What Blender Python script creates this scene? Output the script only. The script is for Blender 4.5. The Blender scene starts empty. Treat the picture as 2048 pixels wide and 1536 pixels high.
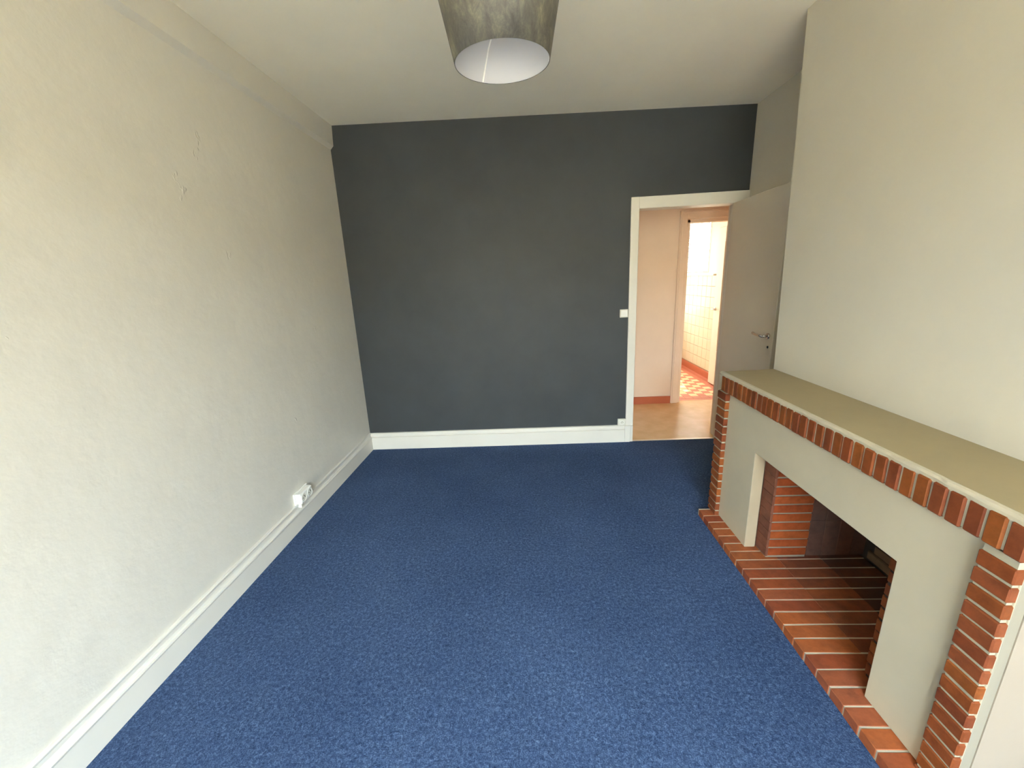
import bpy, math, random
from mathutils import Vector, Matrix
rnd = random.Random(7)
C = bpy.context.scene.collection
scene = bpy.context.scene

# ------------------------------------------------------------------ camera
Rv = Vector((0.99787977, 0.04044134, -0.0509948)); Uv = Vector((0.03871563, 0.26097997, 0.96456755)); Fv = Vector((-0.05231703, 0.96449674, -0.25886092))
cam = bpy.data.cameras.new('camera'); co = bpy.data.objects.new('camera', cam); C.objects.link(co)
cam.sensor_width = 36; cam.lens = 781.937 / 2048 * 36; cam.clip_start = 0.02; cam.clip_end = 200
M = Matrix(((Rv.x, Uv.x, -Fv.x), (Rv.y, Uv.y, -Fv.y), (Rv.z, Uv.z, -Fv.z))).to_4x4()
co.matrix_world = Matrix.Translation((0, 0, 1.5368)) @ M
scene.camera = co

# ------------------------------------------------------------------ world, lights, exposure
vs = scene.view_settings
vs.view_transform = 'Standard'; vs.look = 'None'; vs.gamma = 1; vs.use_curve_mapping = False; vs.exposure = 0.90
scene.cycles.use_denoising = True
scene.cycles.max_bounces = 14; scene.cycles.diffuse_bounces = 10; scene.cycles.sample_clamp_indirect = 8
SKY = 28.0
w = bpy.data.worlds.new('world'); scene.world = w; w.use_nodes = True
nt = w.node_tree; nt.nodes.clear()
tc = nt.nodes.new('ShaderNodeTexCoord'); sp = nt.nodes.new('ShaderNodeSeparateXYZ'); nt.links.new(tc.outputs['Generated'], sp.inputs[0])
rp = nt.nodes.new('ShaderNodeValToRGB'); mr = nt.nodes.new('ShaderNodeMapRange')
mr.inputs[1].default_value = -1; mr.inputs[2].default_value = 1
nt.links.new(sp.outputs[2], mr.inputs[0]); nt.links.new(mr.outputs[0], rp.inputs[0])
els = rp.color_ramp.elements
els[0].position = 0.0; els[0].color = (0.20, 0.17, 0.125, 1)
els[1].position = 0.49; els[1].color = (0.28, 0.24, 0.18, 1)
e = els.new(0.53); e.color = (0.72, 0.86, 1.05, 1)
e = els.new(1.0); e.color = (0.70, 0.88, 1.14, 1)
bg = nt.nodes.new('ShaderNodeBackground'); bg.inputs[1].default_value = SKY
out = nt.nodes.new('ShaderNodeOutputWorld'); nt.links.new(rp.outputs[0], bg.inputs[0]); nt.links.new(bg.outputs[0], out.inputs[0])

def area(name, loc, direction, sx, sy, power, color=(1, 1, 1), portal=False):
    l = bpy.data.lights.new(name, 'AREA'); l.shape = 'RECTANGLE'; l.size = sx; l.size_y = sy; l.energy = power; l.color = color
    o = bpy.data.objects.new(name, l); C.objects.link(o); o.location = loc
    o.rotation_euler = Vector(direction).to_track_quat('-Z', 'Y').to_euler()
    if portal: l.cycles.is_portal = True
    return o
sun = bpy.data.lights.new('sun', 'SUN'); sun.energy = 15; sun.angle = math.radians(0.6); sun.color = (1.0, 0.86, 0.66)
so_ = bpy.data.objects.new('sun', sun); C.objects.link(so_); so_.location = (2, 10, 8); so_.rotation_euler = Vector((-0.12, -0.62, -0.78)).to_track_quat('-Z', 'Y').to_euler()
YN = -2.0                                   # inner face of the wall behind the camera
WX0, WX1, WZ0, WZ1 = -0.95, 1.2, 0.12, 2.45    # its french window
area('portal_room', ((WX0+WX1)/2, YN-0.12, (WZ0+WZ1)/2), (0, 1, 0), WX1-WX0, WZ1-WZ0, 1, portal=True)
area('portal_kitchen_far', (1.75, 6.86, 1.6), (0, -1, 0), 1.5, 1.6, 1, portal=True)
area('portal_kitchen_side', (2.60, 6.2, 1.9), (-1, 0, 0), 0.9, 0.9, 1, portal=True)

# ------------------------------------------------------------------ materials
def mat(name, color, rough=0.6, spec=0.5, metallic=0.0):
    m = bpy.data.materials.new(name); m.use_nodes = True
    b = m.node_tree.nodes['Principled BSDF']
    b.inputs['Base Color'].default_value = (*color, 1); b.inputs['Roughness'].default_value = rough
    b.inputs['Specular IOR Level'].default_value = spec; b.inputs['Metallic'].default_value = metallic
    return m
def nodes(m):
    t = m.node_tree; return t, t.nodes['Principled BSDF']
def noise(t, scale, detail=4, rough=0.5, vec=None, dist=0.0):
    n = t.nodes.new('ShaderNodeTexNoise'); n.inputs['Scale'].default_value = scale; n.inputs['Detail'].default_value = detail
    n.inputs['Roughness'].default_value = rough; n.inputs['Distortion'].default_value = dist
    if vec is not None: t.links.new(vec, n.inputs['Vector'])
    return n
def objvec(t):
    g = t.nodes.new('ShaderNodeNewGeometry'); return g.outputs['Position']
def ramp(t, src, stops):
    r = t.nodes.new('ShaderNodeValToRGB'); t.links.new(src, r.inputs[0]); e = r.color_ramp.elements
    e[0].position, e[0].color = stops[0][0], (*stops[0][1], 1); e[1].position, e[1].color = stops[-1][0], (*stops[-1][1], 1)
    for p, c in stops[1:-1]:
        x = e.new(p); x.color = (*c, 1)
    return r
def bump(t, b, src, strength, dist, prev=None):
    n = t.nodes.new('ShaderNodeBump'); n.inputs['Strength'].default_value = strength; n.inputs['Distance'].default_value = dist
    t.links.new(src, n.inputs['Height'])
    if prev: t.links.new(prev.outputs[0], n.inputs['Normal'])
    t.links.new(n.outputs[0], b.inputs['Normal']); return n
def scale_c(c, k): return tuple(x*k for x in c)

def paint(name, color, rough=0.5, vary=0.04, bumpy=0.25, spec=0.4):
    m = mat(name, color, rough, spec); t, b = nodes(m); v = objvec(t)
    n = noise(t, 3.0, 5, 0.6, v)
    r = ramp(t, n.outputs[0], [(0.3, scale_c(color, 1-vary)), (0.7, scale_c(color, 1+vary))]); t.links.new(r.outputs[0], b.inputs['Base Color'])
    n1 = noise(t, 9, 4, 0.55, v); n2 = noise(t, 160, 3, 0.5, v)
    b1 = bump(t, b, n1.outputs[0], bumpy, 0.012); bump(t, b, n2.outputs[0], bumpy*0.5, 0.0015, b1)
    return m
M_LEFT = paint('old_plaster_paint', (0.66, 0.625, 0.54), 0.42, 0.025, 0.35)
t, b = nodes(M_LEFT)                                          # drips and lumps under the old paint
vo = t.nodes.new('ShaderNodeTexVoronoi'); vo.inputs['Scale'].default_value = 3.2; vo.inputs['Randomness'].default_value = 1
mp = t.nodes.new('ShaderNodeMapping'); mp.inputs['Scale'].default_value = (1, 1.6, 0.8); t.links.new(objvec(t), mp.inputs[0])
nz = noise(t, 9, 3, 0.6, mp.outputs[0]); mx = t.nodes.new('ShaderNodeMix'); mx.data_type = 'VECTOR'; mx.inputs[0].default_value = 0.22
t.links.new(mp.outputs[0], mx.inputs[4]); t.links.new(nz.outputs['Color'], mx.inputs[5]); t.links.new(mx.outputs[1], vo.inputs['Vector'])
rr = ramp(t, vo.outputs['Distance'], [(0.0, (1, 1, 1)), (0.07, (0, 0, 0))])
last = [n for n in t.nodes if n.type == 'BUMP'][-1]
bump(t, b, rr.outputs[0], 0.9, 0.004, last)
M_WALL = paint('wall_paint', (0.575, 0.53, 0.43), 0.5, 0.02, 0.12)
M_CEIL = paint('ceiling_paint', (0.90, 0.85, 0.70), 0.6, 0.02, 0.1)
M_DARK = paint('dark_slate_paint', (0.041, 0.046, 0.047), 0.55, 0.10, 0.10, 0.35)
M_TRIM = paint('gloss_trim_paint', (0.67, 0.64, 0.56), 0.3, 0.03, 0.06, 0.5)
M_DOOR = paint('door_paint', (0.57, 0.51, 0.40), 0.35, 0.02, 0.03, 0.5)
M_WARM = paint('hall_paint', (0.84, 0.70, 0.55), 0.45, 0.03, 0.1)
M_KIT = paint('kitchen_paint', (0.74, 0.655, 0.53), 0.5, 0.03, 0.1)
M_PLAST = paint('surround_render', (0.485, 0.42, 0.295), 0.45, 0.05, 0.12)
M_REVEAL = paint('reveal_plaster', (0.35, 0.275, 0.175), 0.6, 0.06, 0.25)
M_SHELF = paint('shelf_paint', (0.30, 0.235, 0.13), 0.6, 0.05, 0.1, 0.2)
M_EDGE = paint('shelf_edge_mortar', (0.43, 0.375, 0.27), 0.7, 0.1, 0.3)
M_MORTAR = paint('mortar', (0.33, 0.29, 0.205), 0.85, 0.12, 0.4)
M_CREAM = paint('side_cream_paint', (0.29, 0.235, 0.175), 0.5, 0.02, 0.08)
M_WHITE = mat('white_plastic', (0.80, 0.79, 0.73), 0.28)
M_GREYW = mat('yellowed_plastic', (0.66, 0.64, 0.54), 0.3)
M_HOLE = mat('dark_hole', (0.03, 0.028, 0.025), 0.6)
M_CHROME = mat('brushed_metal', (0.62, 0.60, 0.56), 0.25, 0.5, 1.0)
M_BRASS = mat('threshold_metal', (0.80, 0.70, 0.55), 0.35, 0.5, 0.8)

def brick_mat(name, cols, rough, soot=0.0):
    m = mat(name, cols[0], rough); t, b = nodes(m)
    oi = t.nodes.new('ShaderNodeObjectInfo'); r = ramp(t, oi.outputs['Random'], [(i/(len(cols)-1), c) for i, c in enumerate(cols)])
    v = objvec(t); n = noise(t, 22, 6, 0.65, v)
    r2 = ramp(t, n.outputs[0], [(0.3, (0.72, 0.68, 0.66)), (0.55, (1, 1, 1)), (0.75, (1.2, 1.12, 1.05))])
    mm = t.nodes.new('ShaderNodeMix'); mm.data_type = 'RGBA'; mm.blend_type = 'MULTIPLY'; mm.inputs[0].default_value = 1
    t.links.new(r.outputs[0], mm.inputs[6]); t.links.new(r2.outputs[0], mm.inputs[7])
    last = mm.outputs[2]
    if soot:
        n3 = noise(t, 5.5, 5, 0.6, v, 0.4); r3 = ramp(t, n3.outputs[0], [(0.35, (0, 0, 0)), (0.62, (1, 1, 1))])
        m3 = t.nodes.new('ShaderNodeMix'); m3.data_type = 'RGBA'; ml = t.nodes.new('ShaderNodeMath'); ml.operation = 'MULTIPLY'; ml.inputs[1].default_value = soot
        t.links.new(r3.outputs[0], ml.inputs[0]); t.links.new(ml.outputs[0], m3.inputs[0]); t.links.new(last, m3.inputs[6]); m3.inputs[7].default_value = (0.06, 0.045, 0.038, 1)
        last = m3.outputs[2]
    t.links.new(last, b.inputs['Base Color']); b.inputs['Specular IOR Level'].default_value = 0.2
    n4 = noise(t, 130, 4, 0.6, v); bump(t, b, n4.outputs[0], 0.35, 0.0015)
    return m
M_BRICK = brick_mat('red_brick', [(0.19, 0.046, 0.013), (0.235, 0.067, 0.014), (0.155, 0.036, 0.012), (0.205, 0.055, 0.018)], 0.55)
M_ORANGE = brick_mat('orange_brick', [(0.29, 0.066, 0.017), (0.24, 0.050, 0.015), (0.33, 0.084, 0.020)], 0.5)
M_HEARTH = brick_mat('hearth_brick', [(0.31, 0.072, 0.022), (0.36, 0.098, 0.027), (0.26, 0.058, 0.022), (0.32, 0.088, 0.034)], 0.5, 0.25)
M_SOOT = brick_mat('sooty_brick', [(0.13, 0.055, 0.035), (0.10, 0.042, 0.030), (0.16, 0.065, 0.04)], 0.8, 0.75)
M_BROWN = brick_mat('brown_fire_brick', [(0.17, 0.105, 0.055), (0.14, 0.08, 0.045), (0.20, 0.12, 0.06)], 0.85, 0.4)
M_SMOKE = brick_mat('smoked_brick', [(0.15, 0.066, 0.042), (0.12, 0.056, 0.040), (0.17, 0.060, 0.032)], 0.75, 0.45)
M_FACE = brick_mat('dull_red_brick', [(0.15, 0.055, 0.032), (0.17, 0.062, 0.034)], 0.6)
M_HMID = brick_mat('shaded_stained_hearth_brick', [(0.25, 0.062, 0.024), (0.29, 0.080, 0.028), (0.20, 0.050, 0.025)], 0.5, 0.4)  # darker than the front bricks: firebox shade put into the colour, plus soot
M_HBACK = brick_mat('shaded_sooty_hearth_brick', [(0.17, 0.050, 0.023), (0.13, 0.042, 0.021), (0.19, 0.058, 0.026)], 0.6, 0.7)  # deepest bricks: mostly shade painted in as base colour, with soot patches

# carpet
M_CARPET = mat('blue_carpet', (0.03, 0.06, 0.13), 0.95, 0.1); t, b = nodes(M_CARPET); v = objvec(t)
na = noise(t, 230, 4, 0.7, v); nb = noise(t, 80, 4, 0.7, v, 0.6); nc = noise(t, 1.3, 4, 0.6, v)
mixn = t.nodes.new('ShaderNodeMath'); mixn.operation = 'ADD'; t.links.new(na.outputs[0], mixn.inputs[0]); t.links.new(nb.outputs[0], mixn.inputs[1])
r1 = ramp(t, mixn.outputs[0], [(0.0, (0, 0, 0)), (1.0, (1, 1, 1))])
mul = t.nodes.new('ShaderNodeMath'); mul.operation = 'MULTIPLY'; mul.inputs[1].default_value = 0.5; t.links.new(mixn.outputs[0], mul.inputs[0])
r1 = ramp(t, mul.outputs[0], [(0.36, (0.017, 0.033, 0.074)), (0.50, (0.043, 0.074, 0.155)), (0.60, (0.098, 0.152, 0.262)), (0.70, (0.20, 0.26, 0.38))])
r2 = ramp(t, nc.outputs[0], [(0.32, (0.80, 0.82, 0.84)), (0.68, (1.14, 1.12, 1.08))])
mm = t.nodes.new('ShaderNodeMix'); mm.data_type = 'RGBA'; mm.blend_type = 'MULTIPLY'; mm.inputs[0].default_value = 1
t.links.new(r1.outputs[0], mm.inputs[6]); t.links.new(r2.outputs[0], mm.inputs[7]); t.links.new(mm.outputs[2], b.inputs['Base Color'])
b.inputs['Sheen Weight'].default_value = 0.0; b.inputs['Sheen Roughness'].default_value = 0.5
bump(t, b, mul.outputs[0], 0.9, 0.008)

# lino of the hall
M_LINO = mat('beige_lino', (0.78, 0.53, 0.28), 0.22, 0.5); t, b = nodes(M_LINO); v = objvec(t)
n = noise(t, 7, 5, 0.6, v); r = ramp(t, n.outputs[0], [(0.3, (0.72, 0.47, 0.23)), (0.7, (0.84, 0.58, 0.31))]); t.links.new(r.outputs[0], b.inputs['Base Color'])
n = noise(t, 30, 3, 0.5, v); bump(t, b, n.outputs[0], 0.08, 0.004)
M_TERRA = paint('terracotta_skirting', (0.46, 0.13, 0.06), 0.4, 0.06, 0.1)
M_TRED = paint('red_floor_tile', (0.60, 0.20, 0.11), 0.35, 0.05, 0.05)
M_TYEL = paint('yellow_floor_tile', (0.82, 0.66, 0.36), 0.35, 0.05, 0.05)
M_WTILE = paint('cream_wall_tile', (0.68, 0.60, 0.43), 0.2, 0.03, 0.02)
M_GROUT = paint('grout', (0.36, 0.28, 0.18), 0.8, 0.05, 0.1)
M_BLIND = mat('blind_slat', (0.24, 0.21, 0.19), 0.5); t = M_BLIND.node_tree      # thin slats let some daylight through
trl = t.nodes.new('ShaderNodeBsdfTranslucent'); trl.inputs[0].default_value = (0.9, 0.85, 0.8, 1); mxs = t.nodes.new('ShaderNodeMixShader'); mxs.inputs[0].default_value = 0.05
ou = t.nodes['Material Output']; t.links.new(t.nodes['Principled BSDF'].outputs[0], mxs.inputs[1]); t.links.new(trl.outputs[0], mxs.inputs[2]); t.links.new(mxs.outputs[0], ou.inputs[0])

def pane_mat(name, tint, gloss):
    m = bpy.data.materials.new(name); m.use_nodes = True; t = m.node_tree; t.nodes.clear()
    o = t.nodes.new('ShaderNodeOutputMaterial'); a = t.nodes.new('ShaderNodeBsdfTransparent'); a.inputs[0].default_value = (*tint, 1)
    g = t.nodes.new('ShaderNodeBsdfGlossy'); g.inputs['Roughness'].default_value = 0.03; x = t.nodes.new('ShaderNodeMixShader')
    x.inputs[0].default_value = gloss                       # thin pane: a few per cent of mirror reflection
    t.links.new(a.outputs[0], x.inputs[1]); t.links.new(g.outputs[0], x.inputs[2]); t.links.new(x.outputs[0], o.inputs[0])
    return m
M_PANE = pane_mat('window_glass', (0.96, 0.98, 0.97), 0.05)
M_DIMPANE = pane_mat('daylight_dimming_glass', (0.62, 0.585, 0.53), 0.05)  # tint added to cut the daylight entering the kitchen
M_FROST = pane_mat('frosted_door_glass', (0.97, 0.97, 0.80), 0.05)
t = M_FROST.node_tree                                        # patterned glass: part diffuse transmission
tr = t.nodes.new('ShaderNodeBsdfTranslucent'); tr.inputs[0].default_value = (0.95, 0.93, 0.72, 1)
x = t.nodes.new('ShaderNodeMixShader'); x.inputs[0].default_value = 0.7
old = t.nodes['Mix Shader'] if 'Mix Shader' in t.nodes else None
outn = [n for n in t.nodes if n.type == 'OUTPUT_MATERIAL'][0]; src = outn.inputs[0].links[0].from_socket
t.links.new(src, x.inputs[1]); t.links.new(tr.outputs[0], x.inputs[2]); t.links.new(x.outputs[0], outn.inputs[0])

# lamp shade: brushed silvery fabric outside, white liner inside
M_SHADE = mat('silver_velvet_shade', (0.33, 0.31, 0.26), 0.45, 0.5, 0.35); t, b = nodes(M_SHADE); v = objvec(t)
mp = t.nodes.new('ShaderNodeMapping'); mp.inputs['Scale'].default_value = (1, 1, 0.5); mp.inputs['Rotation'].default_value = (0.3, 0.4, 0.2); t.links.new(v, mp.inputs[0])
n = noise(t, 26, 8, 0.78, mp.outputs[0], 0.5)
r = ramp(t, n.outputs[0], [(0.36, (0.085, 0.080, 0.068)), (0.50, (0.125, 0.116, 0.095)), (0.60, (0.18, 0.165, 0.12)), (0.74, (0.36, 0.33, 0.23))]); t.links.new(r.outputs[0], b.inputs['Base Color'])
bump(t, b, n.outputs[0], 0.3, 0.003)
M_LINER = mat('white_shade_liner', (0.57, 0.56, 0.57), 0.5); 
M_SEAM = mat('liner_seam_tape', (0.93, 0.92, 0.88), 0.4)

# ------------------------------------------------------------------ mesh helpers
WL = {}                                                     # world location of every parent
def wloc(o):
    p = Vector((0, 0, 0))
    while o is not None: p = p + o.location; o = o.parent
    return p
def link(name, me, loc, parent=None):
    o = bpy.data.objects.new(name, me); C.objects.link(o)
    if parent is not None:
        o.parent = parent; o.location = Vector(loc) - wloc(parent)
    else: o.location = loc
    return o
def mesh(name, verts, faces, m, parent=None, smooth=False, origin=None):
    if origin is None:
        xs, ys, zs = zip(*verts); origin = ((min(xs)+max(xs))/2, (min(ys)+max(ys))/2, min(zs))
    ox, oy, oz = origin
    me = bpy.data.meshes.new(name); me.from_pydata([(a-ox, b-oy, c-oz) for a, b, c in verts], [], faces); me.update()
    if isinstance(m, (list, tuple)):
        for k in m: me.materials.append(k)
    else: me.materials.append(m)
    if smooth:
        for p in me.polygons: p.use_smooth = True
    return link(name, me, origin, parent)
class MB:
    def __init__(s): s.v = []; s.f = []
    def add(s, verts, faces):
        n = len(s.v); s.v += [tuple(p) for p in verts]; s.f += [tuple(i+n for i in f) for f in faces]; return s
    def box(s, x0, x1, y0, y1, z0, z1):
        return s.add([(x0, y0, z0), (x1, y0, z0), (x1, y1, z0), (x0, y1, z0), (x0, y0, z1), (x1, y0, z1), (x1, y1, z1), (x0, y1, z1)],
                     [(0, 3, 2, 1), (4, 5, 6, 7), (0, 1, 5, 4), (1, 2, 6, 5), (2, 3, 7, 6), (3, 0, 4, 7)])
    def cham(s, x0, x1, y0, y1, z0, z1, c):
        """box with chamfered edges, 24 vertices"""
        lo = (x0, y0, z0); hi = (x1, y1, z1); v = []; idx = {}
        for sx in (0, 1):
            for sy in (0, 1):
                for sz in (0, 1):
                    sg = (sx, sy, sz)
                    for ax in range(3):
                        p = [0, 0, 0]
                        for k in range(3):
                            e = hi[k] if sg[k] else lo[k]; ins = -c if sg[k] else c
                            p[k] = e if k == ax else e + ins
                        idx[(sg, ax)] = len(v); v.append(tuple(p))
        f = []
        for ax in range(3):
            a, b = [k for k in range(3) if k != ax]
            for sd in (0, 1):
                q = []
                for (i, j) in ((0, 0), (1, 0), (1, 1), (0, 1)):
                    sg = [0, 0, 0]; sg[ax] = sd; sg[a] = i; sg[b] = j; q.append(idx[(tuple(sg), ax)])
                flip = (ax == 1) != (sd == 0)
                f.append(tuple(reversed(q)) if flip else tuple(q))
        for ax in range(3):
            a, b = [k for k in range(3) if k != ax]
            for i in (0, 1):
                for j in (0, 1):
                    s0 = [0, 0, 0]; s0[a] = i; s0[b] = j; s1 = list(s0); s1[ax] = 1
                    f.append((idx[(tuple(s0), a)], idx[(tuple(s1), a)], idx[(tuple(s1), b)], idx[(tuple(s0), b)]))
        for sx in (0, 1):
            for sy in (0, 1):
                for sz in (0, 1): f.append(tuple(idx[((sx, sy, sz), k)] for k in range(3)))
        return s.add(v, f)
    def tube(s, pts, r, n=12, caps=True):
        P = [Vector(p) for p in pts]; base = len(s.v); up = Vector((0, 0, 1))
        R = r if isinstance(r, (list, tuple)) else [r]*len(P)
        for i, p in enumerate(P):
            d = (P[min(i+1, len(P)-1)] - P[max(i-1, 0)]).normalized()
            a = d.cross(up if abs(d.z) < 0.9 else Vector((1, 0, 0))).normalized(); c = d.cross(a)
            for k in range(n):
                t = 2*math.pi*k/n; s.v.append(tuple(p + (a*math.cos(t) + c*math.sin(t))*R[i]))
        for i in range(len(P)-1):
            for k in range(n):
                s.f.append((base+i*n+k, base+i*n+(k+1) % n, base+(i+1)*n+(k+1) % n, base+(i+1)*n+k))
        if caps:
            s.f.append(tuple(base+k for k in range(n))[::-1]); s.f.append(tuple(base+(len(P)-1)*n+k for k in range(n)))
        return s
    def out(s, name, m, parent=None, smooth=False, origin=None, fix=True):
        o = mesh(name, s.v, s.f, m, parent, smooth, origin)
        if fix:
            import bmesh
            bm = bmesh.new(); bm.from_mesh(o.data); bmesh.ops.recalc_face_normals(bm, faces=bm.faces); bm.to_mesh(o.data); bm.free()
        return o
def empty(name, loc):
    o = bpy.data.objects.new(name, None); o.empty_display_size = 0.1; C.objects.link(o); o.location = loc; return o
def tag(o, label, cat, group=None):
    o['label'] = label; o['category'] = cat
    if group: o['group'] = group
    return o
def struct(o, label, cat):
    o['kind'] = 'structure'; o['label'] = label; o['category'] = cat; return o
def boxo(name, d, m, parent=None, c=None):
    b = MB(); b.cham(*d, c) if c else b.box(*d); return b.out(name, m, parent)
def bevel(o, wd, seg=2):
    k = o.modifiers.new('bevel', 'BEVEL'); k.width = wd; k.segments = seg; k.limit_method = 'ANGLE'; k.angle_limit = math.radians(40); return o
def disc_ring(b, cen, axis, r0, r1, d0, d1, n=24):
    """annular step: ring from radius r0 at depth d0 to radius r1 at depth d1 along +axis"""
    ax = Vector(axis); a = ax.cross(Vector((0, 0, 1))).normalized(); c = ax.cross(a); base = len(b.v); cen = Vector(cen)
    for r, d in ((r0, d0), (r1, d1)):
        for k in range(n):
            t = 2*math.pi*k/n; b.v.append(tuple(cen + ax*d + (a*math.cos(t)+c*math.sin(t))*r))
    for k in range(n): b.f.append((base+k, base+(k+1) % n, base+n+(k+1) % n, base+n+k))

# ------------------------------------------------------------------ room shell
XR = 1.783; YB = 3.482; YF = 3.60
def zc(x): return 2.789 - (x + 1.516)*0.0201                # the ceiling drops a little to the right
struct(boxo('floor', (-1.75, 1.9, YN-0.1, YB, -0.06, 0.0), M_CARPET), 'royal blue short pile carpet covering the whole room', 'carpet')
b = MB(); b.add([(-1.8, YN-0.2, zc(-1.8)), (1.95, YN-0.2, zc(1.95)), (1.95, YB+0.06, zc(1.95)), (-1.8, YB+0.06, zc(-1.8)),
                 (-1.8, YN-0.2, 2.95), (1.95, YN-0.2, 2.95), (1.95, YB+0.06, 2.95), (-1.8, YB+0.06, 2.95)],
                [(0, 1, 2, 3), (4, 7, 6, 5), (0, 4, 5, 1), (1, 5, 6, 2), (2, 6, 7, 3), (3, 7, 4, 0)])
struct(b.out('ceiling', M_CEIL), 'plain off white ceiling over the carpeted room', 'ceiling')
# left wall: leans a little, a shallow band projects under the ceiling
prof = [(-1.593, 0.0), (-1.5915, 0.2), (-1.554, 2.618), (-1.5275, 2.644), (-1.516, 2.80), (-1.8, 2.80), (-1.8, 0.0)]
ys = [YN-0.1 + (YB+0.05-YN+0.1)*i/12 for i in range(13)]
v = [(x, y, z) for y in ys for x, z in prof]; n = len(prof); f = []
for i in range(12):
    for k in range(n): f.append((i*n+k, (i+1)*n+k, (i+1)*n+(k+1) % n, i*n+(k+1) % n))
f += [tuple(range(n)), tuple(12*n+k for k in range(n))[::-1]]
b = MB().add(v, f); struct(b.out('wall_left', M_LEFT), 'long off white uneven plaster wall left of the carpet', 'wall')
# back wall, dark slate, with the doorway
b = MB(); b.box(-1.65, 0.90, YB, YF, 0, 2.85).box(0.90, 1.70, YB, YF, 2.05, 2.85).box(1.70, 1.9, YB, YF, 0, 2.85)
wb = struct(b.out('wall_back', M_DARK), 'dark slate grey painted end wall beside the doorway', 'wall')
for x, z in ((-0.785, 1.608), (-0.354, 1.594)):
    b = MB(); b.tube([(x, YB+0.004, z), (x, YB-0.002, z)], 0.006, 10); b.out('filled_hole', M_DARK, wb)
# right wall of the alcove
struct(boxo('wall_right', (XR, 1.9, YN, YB, 0, 2.8), M_WALL), 'off white wall of the alcove behind the open door', 'wall')
# wall behind the camera with the french window
b = MB(); b.box(-1.7, WX0, YN-0.25, YN, 0, 2.85).box(WX1, 1.9, YN-0.25, YN, 0, 2.85).box(WX0, WX1, YN-0.25, YN, WZ1, 2.85).box(WX0, WX1, YN-0.25, YN, 0, WZ0)
struct(b.out('wall_near', M_WALL), 'off white wall with the french window facing the dark wall', 'wall')
wn = empty('window_1', (0, YN-0.15, WZ0)); struct(wn, 'white french window facing the dark end wall', 'window')
b = MB()
for x in (WX0, -0.03, WX1-0.06): b.box(x, x+0.06, YN-0.18, YN-0.12, WZ0, WZ1)
b.box(WX0+0.06, -0.03, YN-0.18, YN-0.12, WZ0, WZ0+0.08).box(0.03, WX1-0.06, YN-0.18, YN-0.12, WZ0, WZ0+0.08).box(WX0+0.06, -0.03, YN-0.18, YN-0.12, WZ1-0.06, WZ1).box(0.03, WX1-0.06, YN-0.18, YN-0.12, WZ1-0.06, WZ1)
b.out('window_frame', M_TRIM, wn)
for x0, x1 in ((WX0+0.06, -0.03), (0.03, WX1-0.06)): boxo('window_pane', (x0, x1, YN-0.152, YN-0.148, WZ0+0.08, WZ1-0.06), M_PANE, wn)

# chimney breast: upper part over the mantel, and the masonry either side of the firebox
yb0, yb1 = 0.80, 2.312
b = MB()
b.add([(1.425, yb0, 0.93), (XR, yb0, 0.93), (XR, yb1, 0.93), (1.425, yb1, 0.93), (1.405, yb0, 2.80), (XR, yb0, 2.80), (XR, 2.368, 2.80), (1.405, 2.368, 2.80)],
      [(0, 3, 2, 1), (4, 5, 6, 7), (0, 1, 5, 4), (1, 2, 6, 5), (2, 3, 7, 6), (3, 0, 4, 7)])
b.box(1.42, XR, 1.93, yb1, 0, 0.93).box(1.42, XR, yb0+0.06, 1.07, 0, 0.93).box(1.72, XR, 1.07, 1.93, 0, 0.93)
struct(b.out('wall_chimney', M_WALL), 'off white chimney breast rising from the brick fireplace', 'chimney breast')

# baseboards
def skirting(name, pts, prof, m, label):
    """profile (offset from the wall, z) swept straight between two wall points"""
    (x0, y0), (x1, y1), (nx, ny) = pts
    v = [(x0+nx*o, y0+ny*o, z) for o, z in prof] + [(x1+nx*o, y1+ny*o, z) for o, z in prof]; n = len(prof)
    f = [(k, (k+1) % n, n+(k+1) % n, n+k) for k in range(n)] + [tuple(range(n)), tuple(range(n, 2*n))[::-1]]
    return struct(MB().add(v, f).out(name, m), label, 'baseboard')
sk = [(-0.01, 0), (0.019, 0), (0.019, 0.108), (0.023, 0.113), (0.0245, 0.119), (0.022, 0.126), (0.014, 0.131), (0.011, 0.140), (0.011, 0.155), (0.0145, 0.160), (0.0155, 0.166), (0.012, 0.170), (-0.01, 0.172)]
skirting('baseboard_left', ((-1.593, YN), (-1.593, YB-0.02), (1, 0)), sk, M_TRIM, 'long white moulded baseboard under the left plaster wall')
sb = [(0.0, 0), (0.024, 0), (0.024, 0.119), (0.021, 0.123), (0.010, 0.124), (0.009, 0.130), (0.019, 0.133), (0.021, 0.140), (0.018, 0.160), (0.012, 0.165), (0.0, 0.166)]
skirting('baseboard_back', ((-1.592, YB), (0.853, YB), (0, -1)), sb, M_TRIM, 'white baseboard with a grooved top under the dark wall')
skirting('baseboard_right', ((XR, 2.36), (XR, YB-0.02), (-1, 0)), sb, M_TRIM, 'white baseboard hidden low behind the open door')

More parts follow.
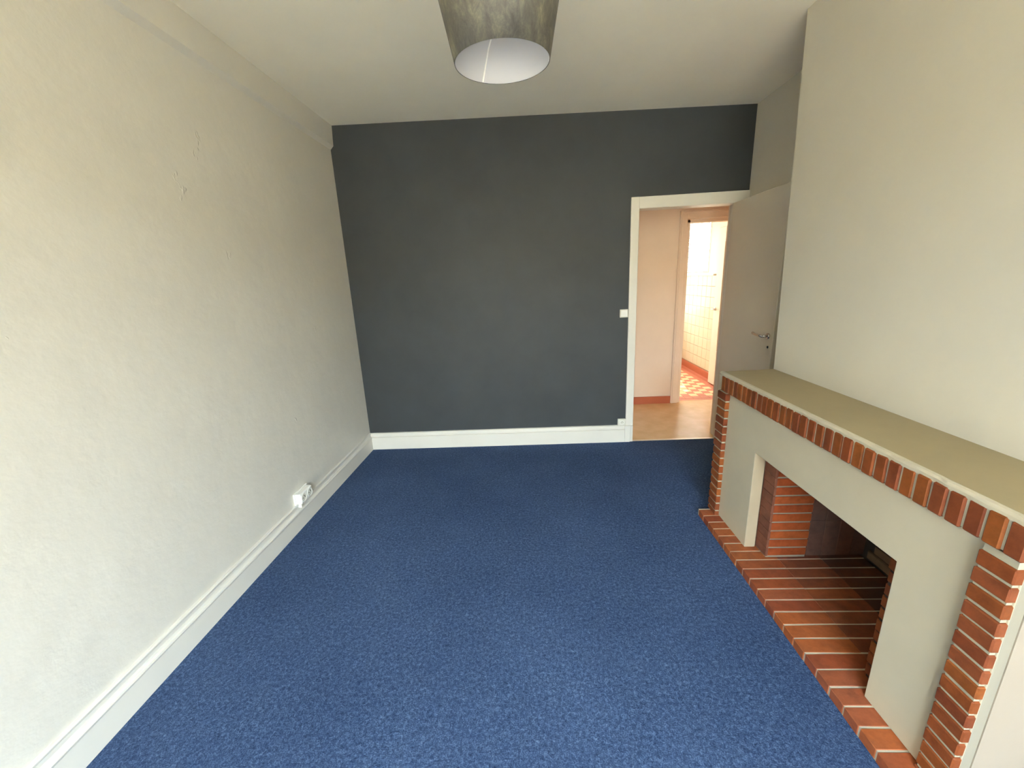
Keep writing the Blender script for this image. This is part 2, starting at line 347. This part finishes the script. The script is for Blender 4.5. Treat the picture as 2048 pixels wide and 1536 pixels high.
# door frame of the room
b = MB()
b.cham(0.853, 0.921, YB-0.016, YB-0.0005, 0.16, 2.124, 0.003)
b.cham(0.843, 0.896, YB-0.028, YB, 0, 0.163, 0.004).cham(0.896, 0.921, YB-0.020, YB, 0, 0.16, 0.003)
b.cham(0.919, XR, YB-0.0155, YB-0.0005, 2.034, 2.1235, 0.003)
b.box(0.901, 0.921, YB, YF, 0, 2.05).box(0.921, 1.70, YB, YF, 2.034, 2.055).box(1.70, 1.712, YB, YF, 0, 2.05)
b.cham(1.702, XR-0.005, YB-0.016, YB, 0, 2.034, 0.003)
struct(b.out('trim_1', M_TRIM), 'off white door casing cut into the dark wall', 'door frame')
boxo_t = boxo('trim_2', (0.921, 1.70, YB-0.012, YB+0.012, 0.0, 0.005), M_BRASS, None, 0.0015)
struct(boxo_t, 'thin metal strip where blue carpet meets beige hall floor', 'threshold')

# the open room door, folded back along the alcove
dr = empty('door_1', (1.685, 3.455, 0.0)); struct(dr, 'plain beige door standing open above the far end of the mantel', 'door')
dy0, dy1 = 2.738, 3.462
boxo('door_panel', (1.655, 1.695, dy0, dy1, 0.012, 2.034), M_DOOR, dr, 0.003)
b = MB(); b.tube([(1.657, 2.792, 1.062), (1.647, 2.792, 1.062)], 0.021, 20); hp = b.out('handle', M_CHROME, dr, True)
b = MB(); b.tube([(1.648, 2.792, 1.062), (1.612, 2.792, 1.062)], 0.009, 14); b.tube([(1.612, 2.784, 1.062), (1.610, 2.83, 1.0625), (1.612, 2.88, 1.064), (1.620, 2.925, 1.068)], [0.009, 0.009, 0.0085, 0.010], 14); b.out('lever', M_CHROME, hp, True)
b = MB(); b.tube([(1.657, 2.784, 0.985), (1.653, 2.784, 0.985)], 0.009, 14); b.out('keyhole', M_HOLE, dr)
for z in (0.25, 1.75):
    b = MB(); b.tube([(1.699, 3.459, z), (1.699, 3.459, z+0.09)], 0.007, 12); b.out('hinge', M_CHROME, dr)

# ------------------------------------------------------------------ hall
HX0, HX1, HY = -0.5, 2.62, 4.57
struct(boxo('floor_hall', (HX0, HX1, YB, 4.64, -0.05, 0.0), M_LINO), 'shiny beige lino floor of the hall beyond the doorway', 'floor')
b = MB(); b.box(HX0, 1.70, HY, HY+0.10, 0, 2.75).box(1.70, 2.47, HY, HY+0.10, 2.05, 2.75).box(2.47, HX1, HY, HY+0.10, 0, 2.75)
struct(b.out('wall_hall', M_WARM), 'peach cream hall wall seen through the doorway', 'wall')
struct(boxo('ceiling_hall', (HX0, HX1, YF, 6.9, 2.72, 2.8), M_WARM), 'cream ceiling over the hall and kitchen', 'ceiling')
b = MB(); b.box(HX1, HX1+0.1, YF, HY+0.1, 0, 2.75); struct(b.out('wall_hall_right', M_WARM), 'cream right end wall of the hall', 'wall')
b = MB(); b.box(HX0-0.1, HX0, YF, HY+0.1, 0, 2.75)
struct(b.out('wall_hall_left', M_WARM), 'cream left end wall of the hall', 'wall')
b = MB(); b.box(HX0, 0.90, YF, YF+0.02, 0, 2.75).box(1.70, HX1, YF, YF+0.02, 0, 2.75)
struct(b.out('wall_hall_near', M_WARM), 'cream hall side of the dark wall', 'wall')
skirting('baseboard_hall', ((HX0, HY), (1.642, HY), (0, -1)), [(0, 0), (0.014, 0), (0.014, 0.082), (0.009, 0.088), (0, 0.088)], M_TERRA, 'terracotta red baseboard along the hall wall')
b = MB()
b.cham(1.642, 1.722, HY-0.022, HY, 0, 2.145, 0.004).cham(1.720, 2.55, HY-0.0215, HY, 2.055, 2.1445, 0.004)
b.cham(1.655, 1.668, HY-0.028, HY-0.02, 0, 2.13, 0.003).cham(1.667, 2.55, HY-0.0275, HY-0.02, 2.117, 2.1295, 0.003)
b.box(1.70, 1.755, HY, HY+0.1, 0, 2.055).box(1.70, 2.47, HY, HY+0.1, 2.022, 2.06).cham(2.465, 2.55, HY-0.02, HY, 0, 2.055, 0.004).box(2.45, 2.47, HY, HY+0.1, 0, 2.05)
struct(b.out('trim_3', M_WARM), 'cream moulded casing around the kitchen doorway', 'door frame')

# ------------------------------------------------------------------ kitchen
KX, KY = 2.54, 6.76
kf = boxo('floor_kitchen', (1.0, KX+0.05, 4.635, KY, -0.06, -0.003), M_GROUT); struct(kf, 'red and yellow checkered tile floor of the kitchen', 'floor')
TS = 0.0975
me_red = MB().cham(-TS/2+0.001, TS/2-0.001, -TS/2+0.001, TS/2-0.001, 0, 0.006, 0.001).out('tile', M_TRED, kf); me_yel_o = MB().cham(-TS/2+0.001, TS/2-0.001, -TS/2+0.001, TS/2-0.001, 0, 0.006, 0.001).out('tile', M_TYEL, kf)
mr_, my_ = me_red.data, me_yel_o.data; bpy.data.objects.remove(me_red); bpy.data.objects.remove(me_yel_o)
for j in range(-1, 20):
    y = 4.797 + TS*(j+0.5)
    for i in range(9):
        x = 2.570 - TS*(i+0.5)
        if x > KX-0.02: x = x
        yel = (2 <= i) and j >= 0 and ((i + j) % 2 == 1)
        if x + TS/2 > 2.53 and False: continue
        link('tile', my_ if yel else mr_, (x-0.002 if i else x-0.02, y, -0.004), kf)
boxo('threshold_tile', (1.755, 2.45, 4.637, 4.697, -0.004, 0.001), M_TRED, kf)
b = MB(); b.box(KX, KX+0.04, 4.67, 5.83, 0, 2.75).box(KX, KX+0.04, 5.83, 6.66, 0, 1.46).box(KX, KX+0.04, 5.83, 6.66, 2.36, 2.75).box(KX, KX+0.04, 6.66, KY+0.1, 0, 2.75)
wk = struct(b.out('wall_kitchen_right', M_KIT), 'cream kitchen wall with square tiles below the window', 'wall')
T2 = 0.1485
tm = MB().cham(-0.004, 0.004, -T2/2+0.0025, T2/2-0.0025, -T2/2+0.0025, T2/2-0.0025, 0.0015).out('tile', M_WTILE, wk, origin=(0, 0, 0)); tmd = tm.data; bpy.data.objects.remove(tm)
for k in range(9):
    for j in range(14):
        link('tile', tmd, (KX-0.005+rnd.uniform(-.0006, .0006), KY-0.02-T2*(j+0.5), 0.112+T2*(k+0.5)), wk)
boxo('tile_bed', (KX-0.002, KX, 4.67, KY, 0.1, 1.455), M_GROUT, wk)
skirting('baseboard_kitchen', ((KX, 4.9), (KX, KY), (-1, 0)), [(0, 0), (0.016, 0), (0.016, 0.092), (0.010, 0.100), (0, 0.100)], M_TERRA, 'terracotta red baseboard under the kitchen wall tiles')
b = MB(); b.box(0.9, 1.1, KY, KY+0.1, 0, 2.75).box(1.1, 2.44, KY, KY+0.1, 0, 0.85).box(1.1, 2.44, KY, KY+0.1, 2.38, 2.75).box(2.44, KX+0.1, KY, KY+0.1, 0, 2.75)
struct(b.out('wall_kitchen_far', M_KIT), 'bright cream wall at the far end of the kitchen', 'wall')
struct(boxo('wall_kitchen_left', (0.9, 1.0, 4.67, KY, 0, 2.75), M_KIT), 'cream wall on the left side of the kitchen', 'wall')
w2 = empty('window_2', (1.77, KY+0.05, 0.85)); struct(w2, 'glaring window at the far end of the kitchen', 'window')
b = MB(); b.box(1.1, 1.15, KY+0.03, KY+0.08, 0.85, 2.38).box(2.39, 2.44, KY+0.03, KY+0.08, 0.85, 2.38).box(1.15, 2.39, KY+0.03, KY+0.08, 0.85, 0.90).box(1.15, 2.39, KY+0.03, KY+0.08, 2.33, 2.38).box(1.745, 1.795, KY+0.03, KY+0.08, 0.90, 2.33)
b.out('window_frame', M_KIT, w2)
for x0, x1 in ((1.15, 1.745), (1.795, 2.39)): boxo('window_pane', (x0, x1, KY+0.053, KY+0.057, 0.9, 2.33), M_DIMPANE, w2)
w3 = empty('window_3', (KX+0.05, 6.2, 1.46)); struct(w3, 'kitchen window with a white sill above the tiled wall', 'window')
b = MB(); b.box(KX+0.002, KX+0.036, 5.83, 5.88, 1.46, 2.36).box(KX+0.002, KX+0.036, 6.62, 6.66, 1.46, 2.36).box(KX+0.002, KX+0.036, 5.88, 6.62, 1.46, 1.50).box(KX+0.002, KX+0.036, 5.88, 6.62, 2.32, 2.36)
b.out('window_frame', M_KIT, w3)
boxo('window_pane', (KX+0.018, KX+0.022, 5.88, 6.62, 1.50, 2.32), M_DIMPANE, w3)
boxo('window_sill', (KX-0.04, KX+0.002, 5.60, 6.70, 1.445, 1.465), M_TRIM, w3, 0.003)
bl = empty('window_blind', (KX-0.014, 6.245, 2.30)); tag(bl, 'fine slatted venetian blind lowered over the kitchen side window', 'blind')
boxo('head_rail', (KX-0.026, KX-0.002, 5.86, 6.63, 2.32, 2.345), M_WHITE, bl, 0.002)
sl = MB().add([(-0.009, -0.37, -0.0055), (0.009, -0.37, 0.0055), (0.009, 0.37, 0.0055), (-0.009, 0.37, -0.0055), (-0.009, -0.37, -0.0043), (0.009, -0.37, 0.0067), (0.009, 0.37, 0.0067), (-0.009, 0.37, -0.0043)], [(0, 3, 2, 1), (4, 5, 6, 7), (0, 1, 5, 4), (1, 2, 6, 5), (2, 3, 7, 6), (3, 0, 4, 7)]).out('slat', M_BLIND, bl, origin=(0, 0, 0))
sd = sl.data; bpy.data.objects.remove(sl)
for k in range(34): link('slat', sd, (KX-0.014, 6.245, 1.50+0.024*k), bl)
for y in (5.98, 6.51): 
    b = MB(); b.tube([(KX-0.0135, y, 1.495), (KX-0.0135, y, 2.33)], 0.0012, 6); b.out('cord', M_WHITE, bl)
# kitchen door, opened inward along the right
d2 = empty('door_2', (2.455, 4.68, 0)); struct(d2, 'cream kitchen door with a tall glass panel, standing open', 'door')
b = MB(); X0, X1, A0, A1 = 2.44, 2.478, 4.68, 5.383
b.cham(X0, X1, A1-0.175, A1, 0.015, 2.03, 0.003).cham(X0, X1, A0, A0+0.12, 0.015, 2.03, 0.003).cham(X0, X1, A0+0.12, A1-0.175, 0.015, 0.47, 0.003).cham(X0, X1, A0+0.12, A1-0.175, 1.85, 2.03, 0.003)
b.out('door_panel', M_KIT, d2)
boxo('door_glass', (2.457, 2.461, A0+0.12, A1-0.175, 0.47, 1.85), M_FROST, d2)
boxo('glazing_bead', (X0-0.006, X0, A0+0.11, A1-0.165, 0.462, 0.474), M_TRIM, d2, 0.001)
b = MB(); b.tube([(2.441, 5.33, 1.02), (2.432, 5.33, 1.02)], 0.02, 16).tube([(2.433, 5.33, 1.02), (2.395, 5.33, 1.02)], 0.008, 12).tube([(2.395, 5.338, 1.02), (2.393, 5.29, 1.02), (2.397, 5.23, 1.018)], 0.0085, 12)
b.out('handle', M_TRIM, d2, True)

# ------------------------------------------------------------------ fireplace
XF = 1.112; XP = 1.134; HZ = 0.042
fp = empty('fireplace', (1.25, 1.56, 0.0)); tag(fp, 'plastered fireplace framed in red bricks with a raised brick hearth', 'fireplace')
def brick_mesh(name, sx, sy, sz, c, m):
    o = MB().cham(-sx/2, sx/2, -sy/2, sy/2, -sz/2, sz/2, c).out(name, m, origin=(0, 0, 0)); d = o.data; bpy.data.objects.remove(o); return d
def put(me, x, y, z, par, j=0.0012, name='brick'):
    o = link(name, me, (x+rnd.uniform(-j, j), y+rnd.uniform(-j, j)*0.5, z+rnd.uniform(-j, j)*0.5), par)
    o.rotation_euler = (rnd.uniform(-1, 1)*0.010, rnd.uniform(-1, 1)*0.006, rnd.uniform(-1, 1)*0.010); return o
# plaster face with the opening
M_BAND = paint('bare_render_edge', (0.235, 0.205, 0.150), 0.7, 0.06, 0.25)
yo0, yo1, zo = 1.103, 1.903, 0.607
pg = [(0.8135, HZ), (yo0, HZ), (yo0, zo), (yo1, zo), (yo1, HZ), (2.290, HZ), (2.290, 0.93), (0.8135, 0.93)]
v = [(XP, y, z) for y, z in pg] + [(1.19, y, z) for y, z in pg]; n = 8
f = [tuple(range(n)), tuple(range(n, 2*n))[::-1]] + [(k, n+k, n+(k+1) % n, (k+1) % n) for k in range(n)]
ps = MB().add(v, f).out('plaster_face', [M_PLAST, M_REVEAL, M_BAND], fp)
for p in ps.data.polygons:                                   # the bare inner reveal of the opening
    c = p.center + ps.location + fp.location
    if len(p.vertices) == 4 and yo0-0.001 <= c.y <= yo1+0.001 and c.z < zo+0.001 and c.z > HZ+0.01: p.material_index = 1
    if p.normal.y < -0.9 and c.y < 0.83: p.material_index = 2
bevel(ps, 0.003)
# cream painted masonry behind it
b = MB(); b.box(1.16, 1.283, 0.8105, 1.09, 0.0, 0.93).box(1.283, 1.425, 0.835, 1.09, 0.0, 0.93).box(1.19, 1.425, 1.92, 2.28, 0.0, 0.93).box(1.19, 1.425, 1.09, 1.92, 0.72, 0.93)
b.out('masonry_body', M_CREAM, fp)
# pillars
for (y0, y1, xf, j0) in ((2.206, 2.303, 1.109, 0.072), (0.815, 0.898, 1.1155, 0.056)):
    pl = boxo('pillar', (xf+0.005, 1.185, y0+0.005, y1-0.005, HZ, 0.838), M_MORTAR, fp)
    z = j0; sy = y1-y0
    dx = 0.070 if y0 > 2 else 0.030
    me = brick_mesh('brick', dx, sy, 0.0425, 0.0035, M_BRICK)
    if y0 > 2: me.materials.clear(); me.materials.append(M_BRICK)
    first = brick_mesh('brick', dx, sy, max(0.012, j0-HZ-0.006), 0.0025, M_BRICK); put(first, xf+dx/2, (y0+y1)/2, HZ+(j0-HZ-0.006)/2, pl, 0.0005)
    k = 0
    while z + 0.02 < 0.835:
        top = min(z+0.051, 0.838)
        put(me if top-z > 0.045 else brick_mesh('brick', dx, sy, top-z-0.0085, 0.0035, M_BRICK), xf+dx/2, (y0+y1)/2, (z+top)/2, pl, 0.0016); z = top
M_MORTAR2 = paint('lintel_mortar', (0.45, 0.40, 0.29), 0.85, 0.12, 0.4)
# mantel: soldier course, mortar edge, painted shelf
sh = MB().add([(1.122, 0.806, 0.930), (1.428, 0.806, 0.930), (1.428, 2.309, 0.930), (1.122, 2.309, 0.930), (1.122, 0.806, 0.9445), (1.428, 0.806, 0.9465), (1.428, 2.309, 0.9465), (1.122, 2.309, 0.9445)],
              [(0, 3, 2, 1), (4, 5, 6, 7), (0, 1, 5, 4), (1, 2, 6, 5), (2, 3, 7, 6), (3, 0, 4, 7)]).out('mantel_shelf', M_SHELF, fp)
N = 60; v = []; f = []
for i in range(N+1):                                         # uneven mortar bead along the front edge
    y = 0.804 + 1.506*i/N; a = rnd.uniform(-1, 1)*0.0012
    v += [(1.1145+a, y, 0.927), (1.1145+a, y, 0.938+a), (1.119+a*1.5, y, 0.9455), (1.127+a*2, y, 0.9475), (1.133, y, 0.9455), (1.133, y, 0.927)]
for i in range(N):
    for k in range(6): f.append((i*6+k, i*6+(k+1) % 6, i*6+6+(k+1) % 6, i*6+6+k))
f += [tuple(range(6)), tuple(N*6+k for k in range(6))[::-1]]
MB().add(v, f).out('mortar_edge', M_EDGE, fp)
lin = boxo('lintel', (XF+0.0035, 1.185, 0.812, 2.296, 0.846, 0.930), M_MORTAR2, fp)
PS = 0.0459
sm = brick_mesh('brick', 0.070, PS-0.0055, 0.090, 0.0045, M_BRICK)
y = 0.8085+PS/2; k = 0
while y < 2.30:
    put(sm, XF+0.0335, y, 0.885, lin, 0.0016); y += PS
# hearth
HP = 0.0667; YH = 1.9349
M_HMORT = paint('pale_joint_mortar', (0.50, 0.44, 0.33), 0.85, 0.12, 0.4)
hs = boxo('hearth', (1.0415, 1.688, 0.80, 2.279, 0.0, HZ-0.0015), M_HMORT, fp)
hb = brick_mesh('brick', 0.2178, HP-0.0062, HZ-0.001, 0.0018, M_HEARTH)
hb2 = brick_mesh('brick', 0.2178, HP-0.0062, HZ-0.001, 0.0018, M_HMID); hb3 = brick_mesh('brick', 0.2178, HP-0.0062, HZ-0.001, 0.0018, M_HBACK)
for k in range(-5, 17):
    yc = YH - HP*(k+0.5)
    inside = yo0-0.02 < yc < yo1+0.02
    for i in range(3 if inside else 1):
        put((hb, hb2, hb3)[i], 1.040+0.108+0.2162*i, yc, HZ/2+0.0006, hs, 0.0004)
# firebox: piers each side of the opening, smoked side wall, sooty back and vault
M_SOOTM = paint('sooty_mortar', (0.030, 0.022, 0.017), 0.9, 0.2, 0.4); M_SMOKM = paint('smoked_mortar', (0.20, 0.125, 0.095), 0.9, 0.15, 0.4)
M_PIERM = paint('pier_mortar', (0.20, 0.17, 0.125), 0.85, 0.12, 0.4)
boxo('pier_core', (1.20, 1.40, 1.820, 1.92, HZ, 0.72), M_PIERM, fp)
fb = MB(); fb.box(1.41, 1.72, 1.832, 1.93, HZ, 0.72).box(1.20, 1.72, 1.07, 1.178, HZ, 0.72).box(1.70, 1.72, 1.17, 1.84, 0, 0.72).box(1.19, 1.72, 1.07, 1.93, 0.70, 0.72)
fw = fb.out('firebox', M_SOOTM, fp)
pm = brick_mesh('brick', 0.196, 0.090, 0.0435, 0.003, M_ORANGE)
pf = brick_mesh('brick', 0.012, 0.094, 0.0497, 0.0015, M_FACE)
hm = brick_mesh('brick', 0.0745, 0.04, 0.2115, 0.002, M_SMOKE)
rm = brick_mesh('brick', 0.200, 0.086, 0.0455, 0.004, M_BRICK)
bm_ = brick_mesh('brick', 0.03, 0.155, 0.0475, 0.005, M_BROWN)
for k in range(13):
    z = 0.050 + 0.051*(k+0.5)
    if z > 0.70: break
    put(pm, 1.206+0.098, 1.8155+0.045, z, fw, 0.001); put(pf, 1.201, 1.815+0.047, z, fw, 0.0004)
    if k % 4 == 0 and k < 12:
        for i in range(4): put(hm, 1.408+0.0373+0.0757*i, 1.825+0.02, HZ+0.107+0.213*(k//4), fw, 0.001)
    put(rm, 1.195+0.100, 1.186-0.043, z, fw, 0.004)
    for i in range(4):                                       # rough back wall, open low in the far corner
        yy = (1.795 if k < 4 else 1.825) - 0.079 - 0.16*i - (0.03 if k % 2 else 0)
        if yy > 1.24: put(bm_, 1.690+0.012, yy, z, fw, 0.004)

# ------------------------------------------------------------------ the street in front of the french window
M_FACADE = paint('sunny_facade', (0.46, 0.36, 0.23), 0.8, 0.04, 0.1); M_STREET = paint('street', (0.64, 0.55, 0.42), 0.9, 0.05, 0.1)
ob = empty('wall_street', (0, -12.5, -6)); struct(ob, 'long beige house front across the street from the french window', 'house front')
boxo('facade', (-26, 26, -13.5, -12.5, -6, 3.6), M_FACADE, ob)
for i in range(-6, 7):
    for z in (-5.2, -2.2, 0.8): boxo('window_shutter', (i*3.6-0.55, i*3.6+0.55, -12.5, -12.44, z, z+1.6), M_TRIM, ob)
struct(boxo('floor_street', (-26, 26, -12.5, YN-0.3, -6.2, -6), M_STREET), 'grey street below the french window', 'street')

# ------------------------------------------------------------------ switch, sockets
def french_socket(b_root, cen, axis, par, r=0.02):
    """round recess collar, hole plate and earth pin"""
    cen = Vector(cen); ax = Vector(axis)
    b = MB(); disc_ring(b, cen, axis, r*1.12, r, 0.0025, 0.0025); disc_ring(b, cen, axis, r*1.12, r*1.12, 0.0, 0.0025); disc_ring(b, cen, axis, r, r*0.92, 0.0025, 0.0006)
    b.out('socket_collar', M_WHITE, par, fix=False)
    b = MB(); b.tube([cen, cen+ax*0.0007], r*0.93, 24); b.out('socket_well', M_GREYW, par)
    a = ax.cross(Vector((0, 0, 1))).normalized()
    for s in (-1, 1):
        b = MB(); p = cen + a*s*r*0.42; b.tube([p, p+ax*0.0012], r*0.14, 10); b.out('contact_hole', M_HOLE, par)
    b = MB(); p = cen + Vector((0, 0, r*0.5)); b.tube([p, p+ax*0.006], r*0.12, 10); b.out('earth_pin', M_CHROME, par)
sw = empty('light_switch', (0.816, YB, 1.20)); tag(sw, 'small white light switch on the dark wall beside the door casing', 'switch')
boxo('switch_frame', (0.782, 0.8525, YB-0.010, YB, 1.164, 1.234), M_GREYW, sw, 0.0025)
MB().add([(0.791, YB-0.0095, 1.173), (0.8445, YB-0.0095, 1.173), (0.8445, YB-0.0095, 1.226), (0.791, YB-0.0095, 1.226), (0.791, YB-0.0165, 1.173), (0.8445, YB-0.0165, 1.173), (0.8445, YB-0.0115, 1.226), (0.791, YB-0.0115, 1.226)],
         [(0, 3, 2, 1), (4, 5, 6, 7), (0, 1, 5, 4), (1, 2, 6, 5), (2, 3, 7, 6), (3, 0, 4, 7)]).out('rocker', M_WHITE, sw)
so = empty('wall_socket', (0.816, YB, 0.196)); tag(so, 'single square socket on the back baseboard at the door casing', 'socket')
boxo('socket_plate', (0.779, 0.8525, YB-0.024, YB, 0.166, 0.230), M_GREYW, so, 0.004)
french_socket(so, (0.818, YB-0.024, 0.197), (0, -1, 0), so, 0.019)
s2 = empty('double_socket', (-1.592, 2.29, 0.205)); tag(s2, 'white surface mounted double socket low on the left plaster wall', 'socket')
boxo('socket_body', (-1.594, -1.546, 2.222, 2.362, 0.172, 0.243), M_WHITE, s2, 0.006)
boxo('mounting_plate', (-1.595, -1.582, 2.214, 2.370, 0.168, 0.248), M_WHITE, s2, 0.002)
boxo('cable_clip', (-1.585, -1.562, 2.235, 2.248, 0.142, 0.174), M_WHITE, s2, 0.002)
for y in (2.257, 2.327): french_socket(s2, (-1.546, y, 0.207), (1, 0, 0), s2, 0.026)

# ------------------------------------------------------------------ pendant lamp
LX, LY, LZ = -0.047, 1.222, 2.09; RB, RT, LH = 0.1265, 0.185, 0.285
lp = empty('pendant_lamp', (LX, LY, LZ)); tag(lp, 'grey velvet tapered shade pendant hanging from the ceiling', 'lamp')
tilt = Matrix.Rotation(math.radians(2.5), 3, 'X')
def lp_pt(r, a, z):
    p = tilt @ Vector((r*math.cos(a), r*math.sin(a), z)); return (LX+p.x, LY+p.y, LZ+p.z)
def surf(name, rows, m, n=72, close=False):
    v = [lp_pt(r, 2*math.pi*k/n, z) for r, z in rows for k in range(n)]; f = []; L = len(rows)
    for i in range(L if close else L-1):
        for k in range(n): f.append((i*n+k, i*n+(k+1) % n, ((i+1) % L)*n+(k+1) % n, ((i+1) % L)*n+k))
    return MB().add(v, f).out(name, m, lp, True)
def rad(z): return RB + (RT-RB)*z/LH
sh_ = surf('lamp_shade', [(rad(0), 0), (rad(0.14), 0.14), (rad(LH), LH), (rad(LH)-0.0015, LH), (rad(0.14)-0.0015, 0.14), (rad(0)-0.0015, 0)], M_SHADE, close=True)
surf('shade_liner', [(rad(0)-0.0018, 0.0005), (rad(0.14)-0.0018, 0.14), (rad(LH)-0.0018, LH-0.0005), (rad(LH)-0.0026, LH-0.0005), (rad(0.14)-0.0026, 0.14), (rad(0)-0.0026, 0.0005)], M_LINER, close=True)
for ang, wd, sk_ in ((math.radians(121), 0.0022, -2.5), (math.radians(5), 0.0016, -4.0)):
    v = []
    for z in (0.001, 0.09, 0.18, LH-0.002):
        r = rad(z)-0.003
        v += [lp_pt(r, ang-wd/r+z*sk_, z), lp_pt(r, ang+wd/r+z*sk_, z), lp_pt(r-0.001, ang+wd/r+z*sk_, z), lp_pt(r-0.001, ang-wd/r+z*sk_, z)]
    f = [(i*4+k, i*4+(k+1) % 4, i*4+4+(k+1) % 4, i*4+4+k) for i in range(3) for k in range(4)]
    MB().add(v, f).out('liner_seam', M_SEAM, lp)
b = MB(); b.tube([lp_pt(0, 0, LH-0.02), lp_pt(0, 0, LH-0.075)], 0.021, 20); b.out('bulb_holder', M_WHITE, lp)
b = MB(); zt = LH-0.022
for k in range(3):
    a = 2*math.pi*k/3+0.4; b.tube([lp_pt(0.02, a, zt), lp_pt(rad(LH)-0.004, a, LH-0.004)], 0.0014, 6)
b.out('shade_spider', M_WHITE, lp)
b = MB(); b.tube([lp_pt(0, 0, LH-0.02), (LX+0.0, LY, LZ+LH+0.15), (LX, LY, zc(LX)-0.05)], 0.0035, 8); b.out('cord', M_WHITE, lp)
b = MB(); b.tube([(LX, LY, zc(LX)-0.055), (LX, LY, zc(LX)-0.03), (LX, LY, zc(LX))], [0.02, 0.045, 0.05], 24); b.out('ceiling_rose', M_WHITE, lp)
